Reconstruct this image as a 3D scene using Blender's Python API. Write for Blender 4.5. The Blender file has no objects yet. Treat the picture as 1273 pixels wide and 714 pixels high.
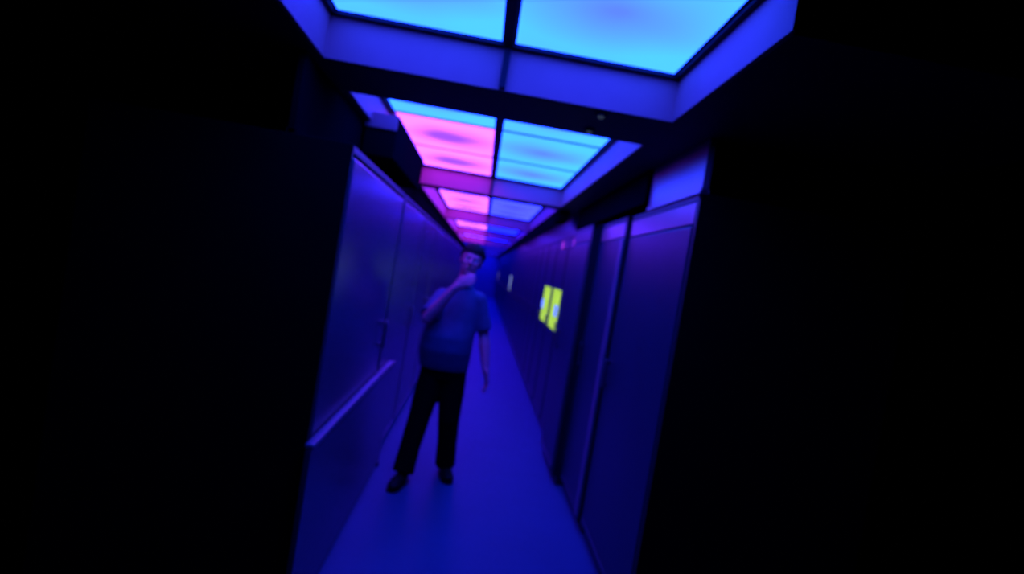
import bpy, bmesh, math, random
from mathutils import Vector, Matrix
random.seed(4)
S = bpy.context.scene
COL = S.collection
PI = math.pi

# ------------------------------------------------------------------ helpers
def tag(o, label=None, cat=None, group=None, kind=None):
    if label: o['label'] = label
    if cat: o['category'] = cat
    if group: o['group'] = group
    if kind: o['kind'] = kind
    return o

def obj(name, bm, mat, parent=None, smooth=False):
    me = bpy.data.meshes.new(name)
    bmesh.ops.recalc_face_normals(bm, faces=bm.faces[:])
    if smooth:
        for f in bm.faces: f.smooth = True
    bm.to_mesh(me); bm.free()
    o = bpy.data.objects.new(name, me)
    me.materials.append(mat)
    COL.objects.link(o)
    if parent: o.parent = parent
    return o

def empty(name, loc, label, cat, group=None, rz=0):
    o = bpy.data.objects.new(name, None)
    COL.objects.link(o); o.location = loc; o.rotation_euler = (0, 0, rz)
    o.empty_display_size = .1
    return tag(o, label, cat, group)

def copy_tree(o, parent=None):
    c = o.copy(); COL.objects.link(c); c.parent = parent
    for ch in list(o.children): copy_tree(ch, c)
    return c

def box(bm, x0, x1, y0, y1, z0, z1, bev=0.0, seg=2):
    r = bmesh.ops.create_cube(bm, size=1)
    vs = r['verts']
    bmesh.ops.scale(bm, vec=(x1-x0, y1-y0, z1-z0), verts=vs)
    bmesh.ops.translate(bm, vec=((x0+x1)/2, (y0+y1)/2, (z0+z1)/2), verts=vs)
    if bev:
        es = list({e for v in vs for e in v.link_edges})
        bmesh.ops.bevel(bm, geom=es, offset=bev, segments=seg, affect='EDGES', profile=.5)
    return bm

def nb(): return bmesh.new()

def structure(name, bm, mat):
    return tag(obj(name, bm, mat), kind='structure')

def tube(bm, pts, rad, n=14, caps=True):
    """tapered tube through points with a round end on both sides"""
    pts = [Vector(p) for p in pts]
    P, R = [], []
    d0 = (pts[1]-pts[0]).normalized(); d1 = (pts[-1]-pts[-2]).normalized()
    if caps:
        for a in (80, 55, 28):
            P.append(pts[0]-d0*rad[0]*math.sin(math.radians(a))); R.append(rad[0]*math.cos(math.radians(a)))
    P += pts; R += list(rad)
    if caps:
        for a in (28, 55, 80):
            P.append(pts[-1]+d1*rad[-1]*math.sin(math.radians(a))); R.append(rad[-1]*math.cos(math.radians(a)))
    rings = []
    prev = None
    for i, p in enumerate(P):
        a = P[max(i-1, 0)]; b = P[min(i+1, len(P)-1)]
        t = (b-a).normalized()
        ref = prev if prev is not None else (Vector((0, 1, 0)) if abs(t.y) < .8 else Vector((1, 0, 0)))
        u = (ref - t*ref.dot(t)).normalized(); prev = u
        w = t.cross(u)
        rings.append([bm.verts.new(p+(u*math.cos(2*PI*k/n)+w*math.sin(2*PI*k/n))*R[i]) for k in range(n)])
    for i in range(len(rings)-1):
        for k in range(n):
            bm.faces.new((rings[i][k], rings[i][(k+1) % n], rings[i+1][(k+1) % n], rings[i+1][k]))
    bm.faces.new(rings[0][::-1]); bm.faces.new(rings[-1])
    return bm

def loft(bm, rows, n=28, rot=0.0):
    """rows of (cx, cy, z, rx, ry): ellipses stacked upward"""
    rings = []
    for (cx, cy, z, rx, ry) in rows:
        ring = []
        for k in range(n):
            a = 2*PI*k/n
            x, y = rx*math.cos(a), ry*math.sin(a)
            ring.append(bm.verts.new((cx+x*math.cos(rot)-y*math.sin(rot), cy+x*math.sin(rot)+y*math.cos(rot), z)))
        rings.append(ring)
    for i in range(len(rings)-1):
        for k in range(n):
            bm.faces.new((rings[i][k], rings[i][(k+1) % n], rings[i+1][(k+1) % n], rings[i+1][k]))
    bm.faces.new(rings[0][::-1]); bm.faces.new(rings[-1])
    return bm

def ball(bm, c, r, m=None, u=20, v=14):
    q = bmesh.ops.create_uvsphere(bm, u_segments=u, v_segments=v, radius=1)
    mat = Matrix.Translation(c) @ (m or Matrix()) @ Matrix.Diagonal((*r, 1))
    bmesh.ops.transform(bm, matrix=mat, verts=q['verts'])
    return q['verts']

def fuse(o, voxel, it=6, fac=.5):
    """join overlapping volumes into one continuous skin"""
    m = o.modifiers.new('r', 'REMESH'); m.mode = 'VOXEL'; m.voxel_size = voxel; m.use_smooth_shade = True
    s = o.modifiers.new('s', 'SMOOTH'); s.iterations = it; s.factor = fac
    dg = bpy.context.evaluated_depsgraph_get(); dg.update()
    me = bpy.data.meshes.new_from_object(o.evaluated_get(dg))
    o.modifiers.clear(); o.data = me
    for p in me.polygons: p.use_smooth = True
    return o

# ------------------------------------------------------------------ materials
def paint(name, col, rough=.4, spec=.5, metal=0.0, noise=.12, nscale=6, bump=0.0, bscale=60, coat=0.0):
    m = bpy.data.materials.new(name); m.use_nodes = True
    nt = m.node_tree; b = nt.nodes['Principled BSDF']
    tc = nt.nodes.new('ShaderNodeTexCoord')
    n = nt.nodes.new('ShaderNodeTexNoise'); n.inputs['Scale'].default_value = nscale; n.inputs['Detail'].default_value = 4
    nt.links.new(tc.outputs['Object'], n.inputs['Vector'])
    r = nt.nodes.new('ShaderNodeValToRGB')
    r.color_ramp.elements[0].position = .3; r.color_ramp.elements[1].position = .7
    r.color_ramp.elements[0].color = (*[c*(1-noise) for c in col], 1)
    r.color_ramp.elements[1].color = (*[min(1, c*(1+noise)) for c in col], 1)
    nt.links.new(n.outputs['Fac'], r.inputs['Fac']); nt.links.new(r.outputs['Color'], b.inputs['Base Color'])
    b.inputs['Roughness'].default_value = rough
    b.inputs['Specular IOR Level'].default_value = spec
    b.inputs['Metallic'].default_value = metal
    b.inputs['Coat Weight'].default_value = coat
    if bump:
        n2 = nt.nodes.new('ShaderNodeTexNoise'); n2.inputs['Scale'].default_value = bscale
        nt.links.new(tc.outputs['Object'], n2.inputs['Vector'])
        bp = nt.nodes.new('ShaderNodeBump'); bp.inputs['Strength'].default_value = bump; bp.inputs['Distance'].default_value = .01
        nt.links.new(n2.outputs['Fac'], bp.inputs['Height']); nt.links.new(bp.outputs['Normal'], b.inputs['Normal'])
    return m

def glow_panel(name, edge, core, cs=.30, seed=0.0, amount=1.0):
    """back-lit diffuser: colour LEDs mixing from the rim to the middle"""
    m = bpy.data.materials.new(name); m.use_nodes = True
    nt = m.node_tree; nt.nodes.clear()
    tc = nt.nodes.new('ShaderNodeTexCoord')
    mp = nt.nodes.new('ShaderNodeMapping'); mp.inputs['Location'].default_value = (0, 0, 0)
    mp.inputs['Scale'].default_value = (1/.42, 1/.34, 1)
    nt.links.new(tc.outputs['Object'], mp.inputs['Vector'])
    ns = nt.nodes.new('ShaderNodeTexNoise'); ns.inputs['Scale'].default_value = 2.2; ns.inputs['Detail'].default_value = 1
    ns.noise_dimensions = '4D'; ns.inputs['W'].default_value = seed
    nt.links.new(tc.outputs['Object'], ns.inputs['Vector'])
    gr = nt.nodes.new('ShaderNodeTexGradient'); gr.gradient_type = 'SPHERICAL'
    nt.links.new(mp.outputs['Vector'], gr.inputs['Vector'])
    ad = nt.nodes.new('ShaderNodeMath'); ad.operation = 'MULTIPLY_ADD'
    nt.links.new(ns.outputs['Fac'], ad.inputs[0]); ad.inputs[1].default_value = .7; ad.inputs[2].default_value = -.30
    sm = nt.nodes.new('ShaderNodeMath'); sm.operation = 'ADD'; sm.use_clamp = True
    nt.links.new(gr.outputs['Fac'], sm.inputs[0]); nt.links.new(ad.outputs[0], sm.inputs[1])
    mul = nt.nodes.new('ShaderNodeMath'); mul.operation = 'MULTIPLY'; mul.use_clamp = True
    nt.links.new(sm.outputs[0], mul.inputs[0]); mul.inputs[1].default_value = amount
    mx = nt.nodes.new('ShaderNodeMix'); mx.data_type = 'RGBA'
    nt.links.new(mul.outputs[0], mx.inputs['Factor'])
    mx.inputs[6].default_value = (*edge, 1); mx.inputs[7].default_value = (*core, 1)
    em = nt.nodes.new('ShaderNodeEmission'); em.inputs['Strength'].default_value = 1
    nt.links.new(mx.outputs[2], em.inputs['Color'])
    out = nt.nodes.new('ShaderNodeOutputMaterial'); nt.links.new(em.outputs[0], out.inputs['Surface'])
    return m

def emis(name, col, strength=1, vary=.25, scale=9):
    m = bpy.data.materials.new(name); m.use_nodes = True
    nt = m.node_tree; nt.nodes.clear()
    tc = nt.nodes.new('ShaderNodeTexCoord')
    n = nt.nodes.new('ShaderNodeTexNoise'); n.inputs['Scale'].default_value = scale
    nt.links.new(tc.outputs['Object'], n.inputs['Vector'])
    r = nt.nodes.new('ShaderNodeValToRGB')
    r.color_ramp.elements[0].position = .35; r.color_ramp.elements[1].position = .65
    r.color_ramp.elements[0].color = (*[c*(1-vary) for c in col], 1)
    r.color_ramp.elements[1].color = (*[c*(1+vary) for c in col], 1)
    nt.links.new(n.outputs['Fac'], r.inputs['Fac'])
    em = nt.nodes.new('ShaderNodeEmission'); em.inputs['Strength'].default_value = strength
    nt.links.new(r.outputs['Color'], em.inputs['Color'])
    out = nt.nodes.new('ShaderNodeOutputMaterial'); nt.links.new(em.outputs[0], out.inputs['Surface'])
    return m

M = {}
M['floor'] = paint('floor_vinyl', (.024, .062, .150), rough=.6, spec=.15, noise=.06, nscale=2.5)
M['roof'] = paint('ceiling_black', (.02, .02, .022), rough=.7, spec=.2)
M['beam'] = paint('beam_black', (.012, .014, .035), rough=.6, spec=.2)
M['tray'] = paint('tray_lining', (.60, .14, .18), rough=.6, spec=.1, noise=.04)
M['bar'] = paint('grid_bar', (.012, .012, .022), rough=.5, spec=.1)
M['black'] = paint('black_baffle', (.004, .004, .006), rough=1.0, spec=0.0)
M['cab'] = paint('cabinet_black', (.010, .013, .026), rough=.45, spec=.3)
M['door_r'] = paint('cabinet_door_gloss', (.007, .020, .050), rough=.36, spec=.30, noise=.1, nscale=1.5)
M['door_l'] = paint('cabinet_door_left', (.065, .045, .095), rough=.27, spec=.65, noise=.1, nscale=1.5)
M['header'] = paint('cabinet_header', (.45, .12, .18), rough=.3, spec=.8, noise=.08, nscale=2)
M['highlight'] = paint('cabinet_highlight', (.14, .07, .14), rough=.35, spec=.6)  # lighter colour stands in for light caught on a cabinet edge
M['end'] = paint('cabinet_end', (.004, .004, .004), rough=.9, spec=.05)
M['metal'] = paint('handle_metal', (.35, .33, .36), rough=.3, metal=1.0)
M['rail'] = paint('pale_rail', (.16, .08, .16), rough=.4, spec=.5)
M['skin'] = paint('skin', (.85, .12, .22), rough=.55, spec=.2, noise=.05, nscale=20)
M['shirt'] = paint('shirt_cloth', (.075, .06, .15), rough=.85, spec=.15, noise=.12, nscale=25, bump=.3, bscale=90)
M['trouser'] = paint('trouser_cloth', (.003, .003, .003), rough=.95, spec=.03)
M['shoe'] = paint('shoe_leather', (.004, .004, .004), rough=.6, spec=.15)
M['hair'] = paint('hair', (.004, .004, .005), rough=.7, spec=.1, bump=.6, bscale=120)
M['eye'] = paint('eye', (.5, .45, .45), rough=.3)
M['lip'] = paint('lip', (.35, .12, .10), rough=.5)
M['wall'] = paint('end_wall', (.2, .15, .3), rough=.6)
M['cyan'] = glow_panel('cyan_diffuser', (.09, .66, 12.0), (.12, .26, 12.0), seed=1.3)
M['pink'] = glow_panel('pink_diffuser', (2.0, .33, 11.0), (.42, .09, 11.0), seed=2.1, amount=1.3)
M['violet'] = glow_panel('violet_diffuser', (.13, .17, 9.0), (.07, .07, 8), seed=3.7)
M['blue'] = glow_panel('blue_diffuser', (.035, .06, 9.0), (.03, .045, 7.0), seed=4.9)
M['yellow'] = emis('yellow_green_light', (.44, .72, .09), 1.0, .22, 7)
M['mark'] = emis('blue_light', (.16, .28, 1.6), 1)
M['pale'] = emis('pale_light', (.20, .26, .62), 1, .1)
M['faint'] = emis('faint_light', (.10, .08, .30), 1, .1)
M['magenta'] = emis('magenta_reflection', (.35, .03, .75), 1, .1)  # emissive colour standing in for pink light reflected on the cabinets
M['amber'] = emis('dim_sensor_glow', (.02, .03, .06), 1, .1)

# ------------------------------------------------------------------ camera
F = 671.0
cam = bpy.data.cameras.new('camera'); co = bpy.data.objects.new('camera', cam); COL.objects.link(co)
cam.sensor_width = 36; cam.lens = F/1273*36; cam.clip_start = .02; cam.clip_end = 200
roll = math.radians(9.3)
v = Vector(((600-636.5)/F, -(332-357)/F, -1)).normalized()
u = Vector((math.sin(roll), math.cos(roll), 0)); u = (u - v*u.dot(v)).normalized()
x = v.cross(u)
co.matrix_world = Matrix.Translation((0, 0, 1.6)) @ Matrix((x, v, u)).to_4x4()
cam.dof.use_dof = True; cam.dof.focus_distance = .55; cam.dof.aperture_fstop = 3.7
S.camera = co

# ------------------------------------------------------------------ setting
END = 32.0
TL, TR, TC = -.75, .67, -.04          # light tray: left edge, right edge, middle bar
ZT, ZB = 2.50, 2.31
structure('floor', box(nb(), -1.62, 1.9, 2.1, END+.3, -.1, 0), M['floor'])
structure('wall_end', box(nb(), -1.62, 1.9, END, END+.2, 0, 2.6), M['wall'])
structure('ceiling', box(nb(), -1.62, 1.9, 1.35, END+.3, ZT+.012, ZT+.12), M['roof'])
trays = [(1.35, 2.20), (2.62, 5.36), (5.60, 9.10), (9.25, 13.1), (13.25, 17.0), (17.2, 21.0), (21.2, 25.0), (25.2, 31.9)]
# the deck on both sides of the light trays
structure('trim_1', box(nb(), -1.62, TL-.012, 1.35, END, ZB, ZT+.012), M['beam'])
structure('trim_2', box(nb(), TR+.012, 1.9, 1.35, END, ZB, ZT+.012), M['beam'])
n_trim = 3
for i in range(len(trays)-1):
    a, b = trays[i][1], trays[i+1][0]
    structure('trim_%d' % n_trim, box(nb(), TL-.012, TR+.012, a+.012, b-.012, ZB, ZT+.012), M['beam'])
    n_trim += 1
# pale lining of each tray (four sides)
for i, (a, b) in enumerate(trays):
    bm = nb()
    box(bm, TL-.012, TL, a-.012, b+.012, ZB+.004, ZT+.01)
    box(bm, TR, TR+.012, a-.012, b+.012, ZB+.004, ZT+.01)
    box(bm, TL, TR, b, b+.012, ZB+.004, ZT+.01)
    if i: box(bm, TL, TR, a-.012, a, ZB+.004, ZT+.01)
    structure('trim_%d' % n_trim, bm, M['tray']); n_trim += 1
    # bars of the ceiling grid in this tray
    bm = nb()
    w = .017 if i == 0 else .013
    box(bm, TC-w, TC+w, a, b, ZT-.022, ZT+.008)
    box(bm, TC-w*.8, TC+w*.8, b-.02, b, ZB+.01, ZT)
    for yy in (a, b-.03): box(bm, TL, TR, yy, yy+.03, ZT-.02, ZT+.008)
    for xx in (TL, TR-.024): box(bm, xx, xx+.024, a, b, ZT-.02, ZT+.008)
    n = max(1, round((b-a)/.92))
    for k in range(1, n):
        yy = a+(b-a)*k/n
        box(bm, TL, TR, yy-.006, yy+.006, ZT-.01, ZT+.008)
    structure('trim_%d' % n_trim, bm, M['bar']); n_trim += 1

# ------------------------------------------------------------------ light panels
def light_panel(x0, x1, y0, y1, mat, label, group, rim=True):
    cx, cy = (x0+x1)/2, (y0+y1)/2
    t = empty('ceiling_light_panel', (cx, cy, ZT), label, 'light', group)
    hx, hy = (x1-x0)/2-.006, (y1-y0)/2-.005
    obj('diffuser', box(nb(), -hx, hx, -hy, hy, -.004, .004), mat, t)
    bm = nb()
    box(bm, -hx, hx, -hy, -hy+.008, -.008, .006); box(bm, -hx, hx, hy-.008, hy, -.008, .006)
    box(bm, -hx, -hx+.008, -hy, hy, -.008, .006); box(bm, hx-.008, hx, -hy, hy, -.008, .006)
    if rim: obj('rim', bm, M['bar'], t)
    else: bm.free()
    return t
side = ('left', 'right')
tray_name = ['nearest ceiling bay, before the wide black beam', 'bay between the wide black beam and the thin beam', 'bay just beyond the thin beam',
             'fourth bay down the aisle']
row_name = ['first row', 'second row', 'third row', 'fourth row']
for i, (a, b) in enumerate(trays):
    n = max(1, round((b-a)/.92))
    for k in range(n):
        y0, y1 = a+(b-a)*k/n, a+(b-a)*(k+1)/n
        for s in (0, 1):
            x0, x1 = ((TL+.02, TC-.014), (TC+.014, TR-.02))[s]
            if i == 0: mk, cn = 'cyan', 'bright cyan'
            elif i == 1: mk, cn = ('pink', 'pink') if (s == 0 and k > 0) else ('cyan', 'cyan')
            elif i == 2: mk, cn = (('pink', 'pink'), ('violet', 'violet-blue'))[s]
            elif i == 3: mk, cn = (('pink', 'pink'), ('blue', 'dim blue'))[s]
            elif i == 4: mk, cn = (('pink', 'pink'), ('blue', 'dim blue'))[s]
            else: mk, cn = 'blue', 'dim blue'
            if i < 2:
                if i == 1 and mk == 'pink': q = 'with purple middle, %s of the two' % ('nearer', 'farther')[k-1]
                elif i == 1: q = 'with violet patch, %s' % row_name[k]
                else: q = 'cut by the top of the picture'
                label = '%s lit ceiling panel %s, %s half of the %s' % (cn, q, side[s], ['bay before the black beam', 'bay behind the black beam'][i])
                grp = 'lit ceiling panels in the near bays'
            elif i == 2:
                label = '%s lit ceiling panel on the %s, in the bay beyond the thin beam' % (cn, side[s])
                grp = '%s panels on the %s beyond the thin beam' % (cn, side[s])
            elif i < 5:
                label = '%s lit ceiling panel on the %s, far down the aisle above the head' % (cn, side[s])
                grp = '%s panels on the %s far down the aisle' % (cn, side[s])
            else:
                label = 'small dim blue ceiling panel at the very far end of the aisle'
                grp = 'dim blue panels at the far end'
            light_panel(x0, x1, y0, y1, M[mk], label, grp, rim=(i < 3))

# dim sensors on the wide black beam
for (X, Y, lab) in ((.385, 2.25, 'small faintly glowing sensor under the wide black beam, near its front edge'),
                    (.385, 2.50, 'small faintly glowing sensor under the wide black beam, near its rear edge')):
    t = empty('ceiling_sensor', (X, Y, ZB), lab, 'sensor', 'sensors under the black beam')
    bm = nb(); tube(bm, [(0, 0, -.012), (0, 0, 0)], [.022, .03], 20, False); obj('housing', bm, M['beam'], t)
    bm = nb(); ball(bm, (0, 0, -.013), (.014, .014, .008)); obj('lens', bm, M['amber'], t, True)

# ------------------------------------------------------------------ cabinets
def cabinet(name, sgn, face, y0, w, top, doorM, label, cat, group, header=None, depth=1.0, leaves=1, window=None, mark=0, glint=False, detail=True, swing=0):
    """front faces the aisle; local x: 0 at the face, growing away from the aisle"""
    t = empty(name, (face, y0+w/2, 0), label, cat, group)
    h = w/2-.003
    def X(a, b): return (min(sgn*a, sgn*b), max(sgn*a, sgn*b))
    dt = min(top-.14, 1.93) if sgn > 0 else top-.045
    bm = nb(); box(bm, *X(.03, depth), -h, h, .07, top, .006); 
    box(bm, *X(.006, .05), -h, -h+.035, .07, top, .004); box(bm, *X(.006, .05), h-.035, h, .07, top, .004)
    box(bm, *X(.006, .05), -h, h, top-.03, top, .004)
    obj('body', bm, M['cab'], t)
    bm = nb(); box(bm, *X(.05, depth-.03), -h+.01, h-.01, 0, .07); obj('plinth', bm, M['cab'], t)
    lw = (2*h-.074)/leaves
    for k in range(leaves):
        a = -h+.037+k*lw
        bm = nb(); box(bm, *X(0, .03), a+.002, a+lw-.002, .09, dt, .008, 3)
        if detail:
            # raised border of the door leaf
            for zz in (.10,): box(bm, *X(-.004, .02), a+.012, a+lw-.012, zz, zz+.035, .002)
        d = obj('door', bm, doorM, t)
        if detail:
            hy = a+lw-.05 if (k % 2 == 0) else a+.05
            bm = nb(); box(bm, *X(-.03, -.018), hy-.011, hy+.011, .98, 1.16, .004)
            box(bm, *X(-.022, .002), hy-.008, hy+.008, .99, 1.01); box(bm, *X(-.022, .002), hy-.008, hy+.008, 1.13, 1.15)
            obj('handle', bm, M['metal'] if k == 0 else M['cab'], d)
    if sgn > 0:
        bm = nb(); box(bm, *X(.004, .03), -h+.038, h-.038, dt+.008, top-.032, .004)
        obj('header_panel', bm, header or doorM, t)
    if window:
        bm = nb(); box(bm, *X(-.006, .01), -h+.03, h-.27, 1.05, 1.49, .0025)
        wn = obj('lit_window', bm, M[window], t)
        if window == 'yellow':
            e = -h+.02 if mark == 0 else h-.40
            bm = nb(); box(bm, *X(-.012, -.004), e, e+.20, 1.20, 1.32, .004)
            tag(obj('blue_light', bm, M['mark'], wn), 'small blue light')
    if glint:  # small emissive bead imitating a reflection of the pink ceiling panels
        bm = nb(); ball(bm, (sgn*-.004, 0, dt+.06), (.01, .045, .05)); tag(obj('reflection_spot', bm, M['magenta'], t, True), 'glowing spot imitating a magenta reflection')
    return t

RH = 2.07
GR = 'dark cabinets along the right side of the aisle'
rc = [  # y0, width, face x, label, kwargs
    (2.30, 1.10, .88, 'nearest and widest dark glossy cabinet on the right, under the violet wall panel', {}),
    (3.40, .75, .86, 'tall dark cabinet on the right with a painted sheen down one edge, under the black baffle', {}),
    (4.15, .80, .79, 'right-hand cabinet that juts out into the aisle', {}),
    (4.95, .70, .86, 'right-hand cabinet set back beside the jutting one, right next to the yellow windows', {'glint': True}),
    (5.65, .85, .86, 'right-hand cabinet with the nearer yellow-green lit window, imitated magenta reflection above', {'window': 'yellow', 'glint': True}),
    (6.50, .85, .86, 'right-hand cabinet with the farther of the two yellow-green lit windows', {'window': 'yellow', 'mark': 1}),
]
rows_r = []
for (y0, w, fx, lab, kw) in rc:
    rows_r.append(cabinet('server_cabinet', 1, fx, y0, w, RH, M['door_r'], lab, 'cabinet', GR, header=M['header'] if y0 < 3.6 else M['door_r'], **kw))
tag(obj('corner_highlight', box(nb(), -.008, .03, -.372, -.285, .09, 1.93, .012, 3), M['highlight'], rows_r[1]), 'painted vertical edge post')  # strip added to imitate light caught along the near edge
proto = cabinet('server_cabinet', 1, .86, 7.35, .80, RH, M['door_r'], 'plain dark cabinet on the right, between the yellow and the pale lit windows', 'cabinet', 'plain dark cabinets before the pale window')
y = 8.15
while y < END-.8:
    if abs(y-15.35) < .1:
        cabinet('server_cabinet', 1, .86, y, .80, RH, M['door_r'], 'distant right-hand cabinet with a pale bluish lit window', 'cabinet', GR, window='pale', detail=False)
    elif abs(y-27.35) < .1:
        cabinet('server_cabinet', 1, .86, y, .80, RH, M['door_r'], 'very distant right-hand cabinet with a faint violet lit window', 'cabinet', GR, window='faint', detail=False)
    else:
        c = copy_tree(proto); c.location = (.86, y+.4, 0)
        if y > 15.5:
            c['label'] = 'small distant dark cabinet on the right, beyond the pale lit window'
            c['group'] = 'far cabinets on the right'
    y += .80
GL = 'wide cabinets along the left side of the aisle'
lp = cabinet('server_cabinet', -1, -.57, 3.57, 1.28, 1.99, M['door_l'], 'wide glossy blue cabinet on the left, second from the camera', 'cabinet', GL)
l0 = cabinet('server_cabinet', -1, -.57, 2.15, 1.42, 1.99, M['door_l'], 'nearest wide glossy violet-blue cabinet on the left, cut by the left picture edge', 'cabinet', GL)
y = 4.85; k = 0
while y < END-1.28:
    c = copy_tree(lp); c.location = (-.57, y+.64, 0)
    if k == 0: c['label'] = 'wide glossy blue cabinet on the left, third from the camera, behind the person'
    else:
        c['label'] = 'distant wide cabinet on the left, farther away than the person'
        c['group'] = 'far cabinets on the left'
    y += 1.28; k += 1

# matt black end panels where each row of cabinets begins
obj('side_panel', box(nb(), 0.0, .99, -.562, -.548, .0, 2.068, .003), M['end'], rows_r[0])
obj('side_panel', box(nb(), -.99, 0.0, -.722, -.708, .0, 1.988, .003), M['end'], l0)

# low panel with pale rail on the left
t = empty('low_panel', (-.55, 3.1, 0), 'waist-high dark panel with a pale top rail along the left cabinets', 'panel')
obj('panel', box(nb(), -.012, .012, -1.0, 1.0, .02, .79, .004), M['door_l'], t)
tag(obj('top_rail', box(nb(), -.016, .02, -1.0, .86, .79, .815, .008, 3), M['rail'], t), 'pale top rail')
for s in (-.95, .95): obj('foot', box(nb(), -.016, .02, s-.03, s+.03, 0, .03, .004), M['cab'], t)

# baffles between cabinet tops and ceiling
def baffle(x0, x1, y0, y1, z0, z1, mat, label, group):
    t = empty('baffle_panel', ((x0+x1)/2, (y0+y1)/2, z0), label, 'panel', group)
    hx, hy, hz = (x1-x0)/2, (y1-y0)/2, z1-z0
    obj('board', box(nb(), -hx, hx, -hy, hy, 0, hz, .004), mat, t)
    bm = nb(); box(bm, -hx-.006, hx+.006, -hy, hy, 0, .02, .002); obj('edge_strip', bm, mat, t)
    return t
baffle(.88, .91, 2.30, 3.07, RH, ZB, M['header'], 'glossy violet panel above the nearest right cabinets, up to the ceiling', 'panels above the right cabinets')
baffle(.855, .895, 3.08, 5.35, RH+.04, ZB, M['black'], 'deep black baffle above the right cabinets, beyond the violet panel', 'panels above the right cabinets')
baffle(.87, .90, 5.36, END-.05, RH, ZB, M['door_r'], 'long dark blue panel above the far right cabinets', 'panels above the right cabinets')
baffle(-.83, -.80, 2.15, END-.05, 1.99, ZB, M['black'], 'long black baffle above the left cabinets', 'panels above the left cabinets')

# boxes hanging at the tray edges
t = empty('hanging_box', (-.70, 3.75, 2.12), 'long black box hanging from the left edge of the ceiling, behind the wide beam', 'box')
obj('housing', box(nb(), -.09, .10, -.62, .62, 0, .25, .012, 3), M['black'], t)
tag(obj('front_plate', box(nb(), -.085, .095, -.632, -.62, .16, .245, .003), M['tray'], t), 'pale front plate')
for s in (-.45, .45): obj('bracket', box(nb(), -.07, -.055, s-.02, s+.02, .24, .385), M['bar'], t)
t = empty('hanging_box', (.745, 5.75, 2.20), 'small black box hanging at the right edge of the ceiling, by the thin beam', 'box')
obj('housing', box(nb(), -.05, .05, -.22, .22, 0, .11, .01, 3), M['black'], t)

# ------------------------------------------------------------------ person
pr = empty('person', (-.18, 3.95, 0), 'person in a short-sleeved dark blue shirt and black trousers, one hand raised to the face', 'person')
def pobj(name, bm, mat, parent=pr, vox=None, it=6):
    o = obj(name, bm, mat, None, True)
    if vox: fuse(o, vox, it)
    o.parent = parent
    o.location = -Vector(pr.location) if parent is pr else (0, 0, 0)
    return o
HC = Vector((-.088, 3.955, 1.625))
HM = Matrix.Rotation(math.radians(9), 4, 'Y') @ Matrix.Rotation(math.radians(-4), 4, 'X')
def H(x, y, z): return HC + (HM @ Vector((x, y, z)))
bm = nb()
ball(bm, H(0, .012, .025), (.076, .094, .092), HM)          # skull
ball(bm, H(0, -.016, -.045), (.060, .070, .070), HM)        # jaw and cheeks
ball(bm, H(0, -.058, -.092), (.026, .022, .020), HM)        # chin
ball(bm, H(0, -.072, .028), (.052, .016, .012), HM)         # brow
tube(bm, [H(0, -.078, .018), H(0, -.096, -.018)], [.008, .014], 10)   # nose
for s in (-1, 1):
    ball(bm, H(s*.014, -.088, -.022), (.009, .010, .008), HM)
    ball(bm, H(s*.038, -.056, -.020), (.024, .022, .020), HM)   # cheekbone
    ball(bm, H(s*.076, .012, .000), (.010, .018, .032), HM)     # ear
ball(bm, H(0, -.078, -.052), (.024, .010, .010), HM)
tube(bm, [H(0, .03, -.06), (-.115, 3.99, 1.45), (-.12, 4.0, 1.38)], [.055, .058, .075], 16)   # neck
# torso under the shirt
loft(bm, [(-.16, 4.0, .84, .15, .10), (-.165, 3.98, 1.0, .165, .125), (-.135, 4.0, 1.25, .155, .105), (-.12, 4.0, 1.40, .11, .07)])
# arms
shR, elR, wrR = Vector((-.252, 4.0, 1.335)), Vector((-.325, 3.79, 1.185)), Vector((-.165, 3.745, 1.425))
shL, elL, wrL = Vector((.006, 3.99, 1.350)), Vector((.092, 4.0, 1.10)), Vector((.140, 3.91, .875))
def arm(sh, el, wr):
    f = el.lerp(wr, .3)
    tube(bm, [sh, sh.lerp(el, .5), el], [.052, .047, .041], 14)
    tube(bm, [el, f, el.lerp(wr, .7), wr], [.040, .043, .034, .027], 14)
arm(shR, elR, wrR); arm(shL, elL, wrL)
# legs under the trousers
tube(bm, [(-.225, 4.0, .86), (-.272, 3.92, .46), (-.318, 3.80, .10)], [.085, .058, .040], 14)
tube(bm, [(-.085, 4.0, .86), (-.062, 3.97, .46), (-.038, 4.06, .10)], [.085, .058, .040], 14)
# hands
def hand(wr, d, n, side, curl, thumb_dir):
    """d = finger direction, n = palm normal, side = across the palm towards the thumb"""
    d, n = d.normalized(), n.normalized(); s = side.normalized()
    c = wr + d*.055
    m = Matrix((s, n, d)).transposed().to_4x4()
    ball(bm, c, (.040, .016, .052), m)
    tube(bm, [wr - d*.01, wr + d*.03], [.026, .026], 12)
    for k, (o, L) in enumerate(((.030, .072), (.010, .080), (-.011, .074), (-.031, .058))):
        p = wr + d*(.098 - abs(k-1)*.004) + s*o
        a1, a2, a3 = curl
        pts = [p - d*.012, p]
        ang = 0
        for seg, a in ((.45, a1), (.30, a2), (.25, a3)):
            ang += a
            p = p + (d*math.cos(ang) + n*math.sin(ang))*L*seg
            pts.append(p)
        tube(bm, pts, [.0100, .0098, .0090, .0083, .0072], 10)
    b = wr + d*.03 + s*.032
    e = b + thumb_dir.normalized()*.036
    g = e + (thumb_dir.normalized()*.6 + d*.5 + n*.3).normalized()*.030
    tube(bm, [wr + d*.015 + s*.018, b, e, g], [.014, .0135, .0115, .009], 10)
dR = Vector((.10, -.01, .088))
nR = Vector((.25, .95, -.15)); nR = nR - dR.normalized()*nR.dot(dR.normalized())
sR = dR.cross(nR)
if sR.z < 0: sR = -sR
hand(wrR, dR, nR, sR, (.35, .4, .3), sR*.8 + dR.normalized()*.6)
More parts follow.
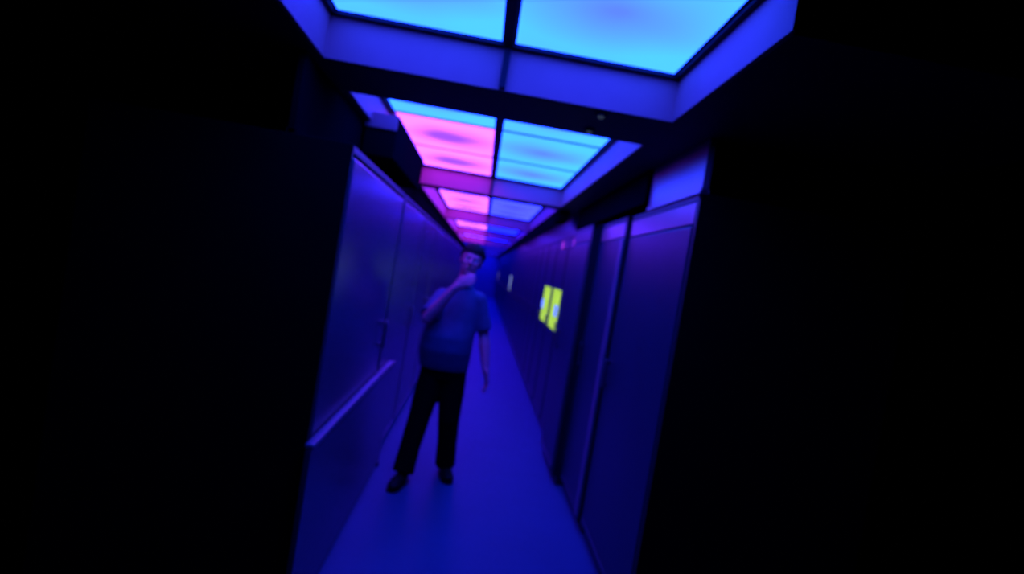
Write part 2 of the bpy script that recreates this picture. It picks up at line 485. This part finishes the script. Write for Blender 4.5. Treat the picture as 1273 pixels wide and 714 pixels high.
dL = Vector((.045, -.05, -.16))
nL = Vector((-.9, -.2, -.1)); nL = nL - dL.normalized()*nL.dot(dL.normalized())
sL = dL.cross(nL)
if sL.y > 0: sL = -sL
hand(wrL, dL, nL, sL, (.25, .35, .3), sL*.7 + dL.normalized()*.7)
body = pobj('body', bm, M['skin'], vox=.0045, it=3)

# eyes, lips
for s in (-1, 1):
    bm = nb(); ball(bm, H(s*.031, -.068, .008), (.012, .010, .009), HM); pobj('eye', bm, M['eye'])
bm = nb(); ball(bm, H(0, -.086, -.052), (.022, .006, .006), HM); pobj('lips', bm, M['lip'])
# hair: cap over the skull, short over the ears, with a fringe
bm = nb()
ball(bm, H(0, .022, .044), (.092, .106, .098), HM, 28, 20)
for k in range(26):
    a = random.uniform(-2.6, 2.6); z = random.uniform(.05, .115)
    r = math.sqrt(max(0, 1-((z-.04)/.09)**2))
    ball(bm, H(.080*r*math.sin(a), .022-.094*r*math.cos(a), z), (.020, .020, .014), HM, 10, 8)
for v_ in list(bm.verts):
    p = HM.inverted() @ (v_.co - HC)
    if p.y < -.02 and p.z < .056: v_.co = HC + HM @ Vector((p.x*.6, min(p.y*.4, 0), max(p.z, .045)))
    elif p.z < -.045: v_.co = HC + HM @ Vector((p.x*.8, p.y, -.045))
pobj('hair', bm, M['hair'], vox=.006, it=3)

# shirt
bm = nb()
loft(bm, [(-.165, 3.985, .815, .178, .128), (-.168, 3.98, .86, .186, .142), (-.172, 3.965, .96, .194, .162), (-.168, 3.965, 1.06, .190, .160),
          (-.148, 3.985, 1.18, .184, .136), (-.130, 3.995, 1.29, .178, .120), (-.120, 4.0, 1.37, .150, .098), (-.115, 3.995, 1.415, .095, .078), (-.113, 3.99, 1.445, .066, .066)])
tube(bm, [shR, shR.lerp(elR, .45), shR.lerp(elR, .90)], [.070, .067, .070], 18, False)
tube(bm, [shL, shL.lerp(elL, .45), shL.lerp(elL, .85)], [.068, .065, .068], 18, False)
ball(bm, shR, (.070, .070, .066)); ball(bm, shL, (.068, .070, .066))
shirt = pobj('shirt', bm, M['shirt'], vox=.009, it=5)
bm = nb()
ring = []
for k in range(24):
    a = 2*PI*k/24
    ring.append(Vector((-.113+.064*math.cos(a), 3.985+.066*math.sin(a), 1.447+.014*math.sin(a))))
for k in range(24): tube(bm, [ring[k], ring[(k+1) % 24]], [.011, .011], 8)
pobj('collar', bm, M['shirt'], vox=.005, it=2)
# trousers
bm = nb()
loft(bm, [(-.155, 4.0, .74, .150, .120), (-.160, 4.0, .80, .168, .125), (-.163, 3.99, .86, .172, .128), (-.163, 3.99, .90, .168, .124)])
tube(bm, [(-.232, 4.0, .80), (-.254, 3.96, .64), (-.278, 3.915, .45), (-.305, 3.85, .25), (-.322, 3.80, .075)], [.098, .094, .080, .074, .078], 20, False)
tube(bm, [(-.088, 4.0, .80), (-.076, 3.985, .64), (-.066, 3.965, .45), (-.050, 4.02, .25), (-.040, 4.06, .075)], [.100, .094, .080, .074, .078], 20, False)
pobj('trousers', bm, M['trouser'], vox=.009, it=4)
# shoes
def shoe(x, y, yaw):
    e = bpy.data.objects.new('x', None)
    R = Matrix.Translation((x, y, 0)) @ Matrix.Rotation(yaw, 4, 'Z')
    bm = nb()
    ball(bm, R @ Vector((0, .0, .055)), (.044, .060, .050), R.to_3x3().to_4x4())
    ball(bm, R @ Vector((0, -.08, .045)), (.046, .085, .036), R.to_3x3().to_4x4())
    ball(bm, R @ Vector((0, -.14, .038)), (.045, .060, .028), R.to_3x3().to_4x4())
    for v_ in bm.verts: v_.co.z = max(v_.co.z, .014)
    o = pobj('shoe', bm, M['shoe'], vox=.006, it=3)
    bm = nb()
    pts = [(.040, .055), (.044, 0), (.046, -.08), (.048, -.14), (.036, -.185), (0, -.205), (-.036, -.185), (-.048, -.14), (-.046, -.08), (-.044, 0), (-.040, .055), (0, .070)]
    lo = [bm.verts.new(R @ Vector((a, b, 0.0))) for a, b in pts]
    hi = [bm.verts.new(R @ Vector((a, b, .018))) for a, b in pts]
    bm.faces.new(lo); bm.faces.new(hi)
    for k in range(len(pts)): bm.faces.new((lo[k], lo[(k+1) % 12], hi[(k+1) % 12], hi[k]))
    s = obj('sole', bm, M['shoe'], o)
    bpy.data.objects.remove(e)
shoe(-.322, 3.80, math.radians(-14)); shoe(-.038, 4.07, math.radians(14))

# ------------------------------------------------------------------ world and view
w = bpy.data.worlds.new('World'); S.world = w; w.use_nodes = True
w.node_tree.nodes['Background'].inputs['Color'].default_value = (0, 0, 0, 1)
w.node_tree.nodes['Background'].inputs['Strength'].default_value = 0
vs = S.view_settings
S.display_settings.display_device = 'sRGB'
vs.view_transform = 'Standard'; vs.look = 'None'; vs.exposure = 0; vs.gamma = 1; vs.use_curve_mapping = False
S.cycles.max_bounces = 8
S.cycles.use_denoising = True
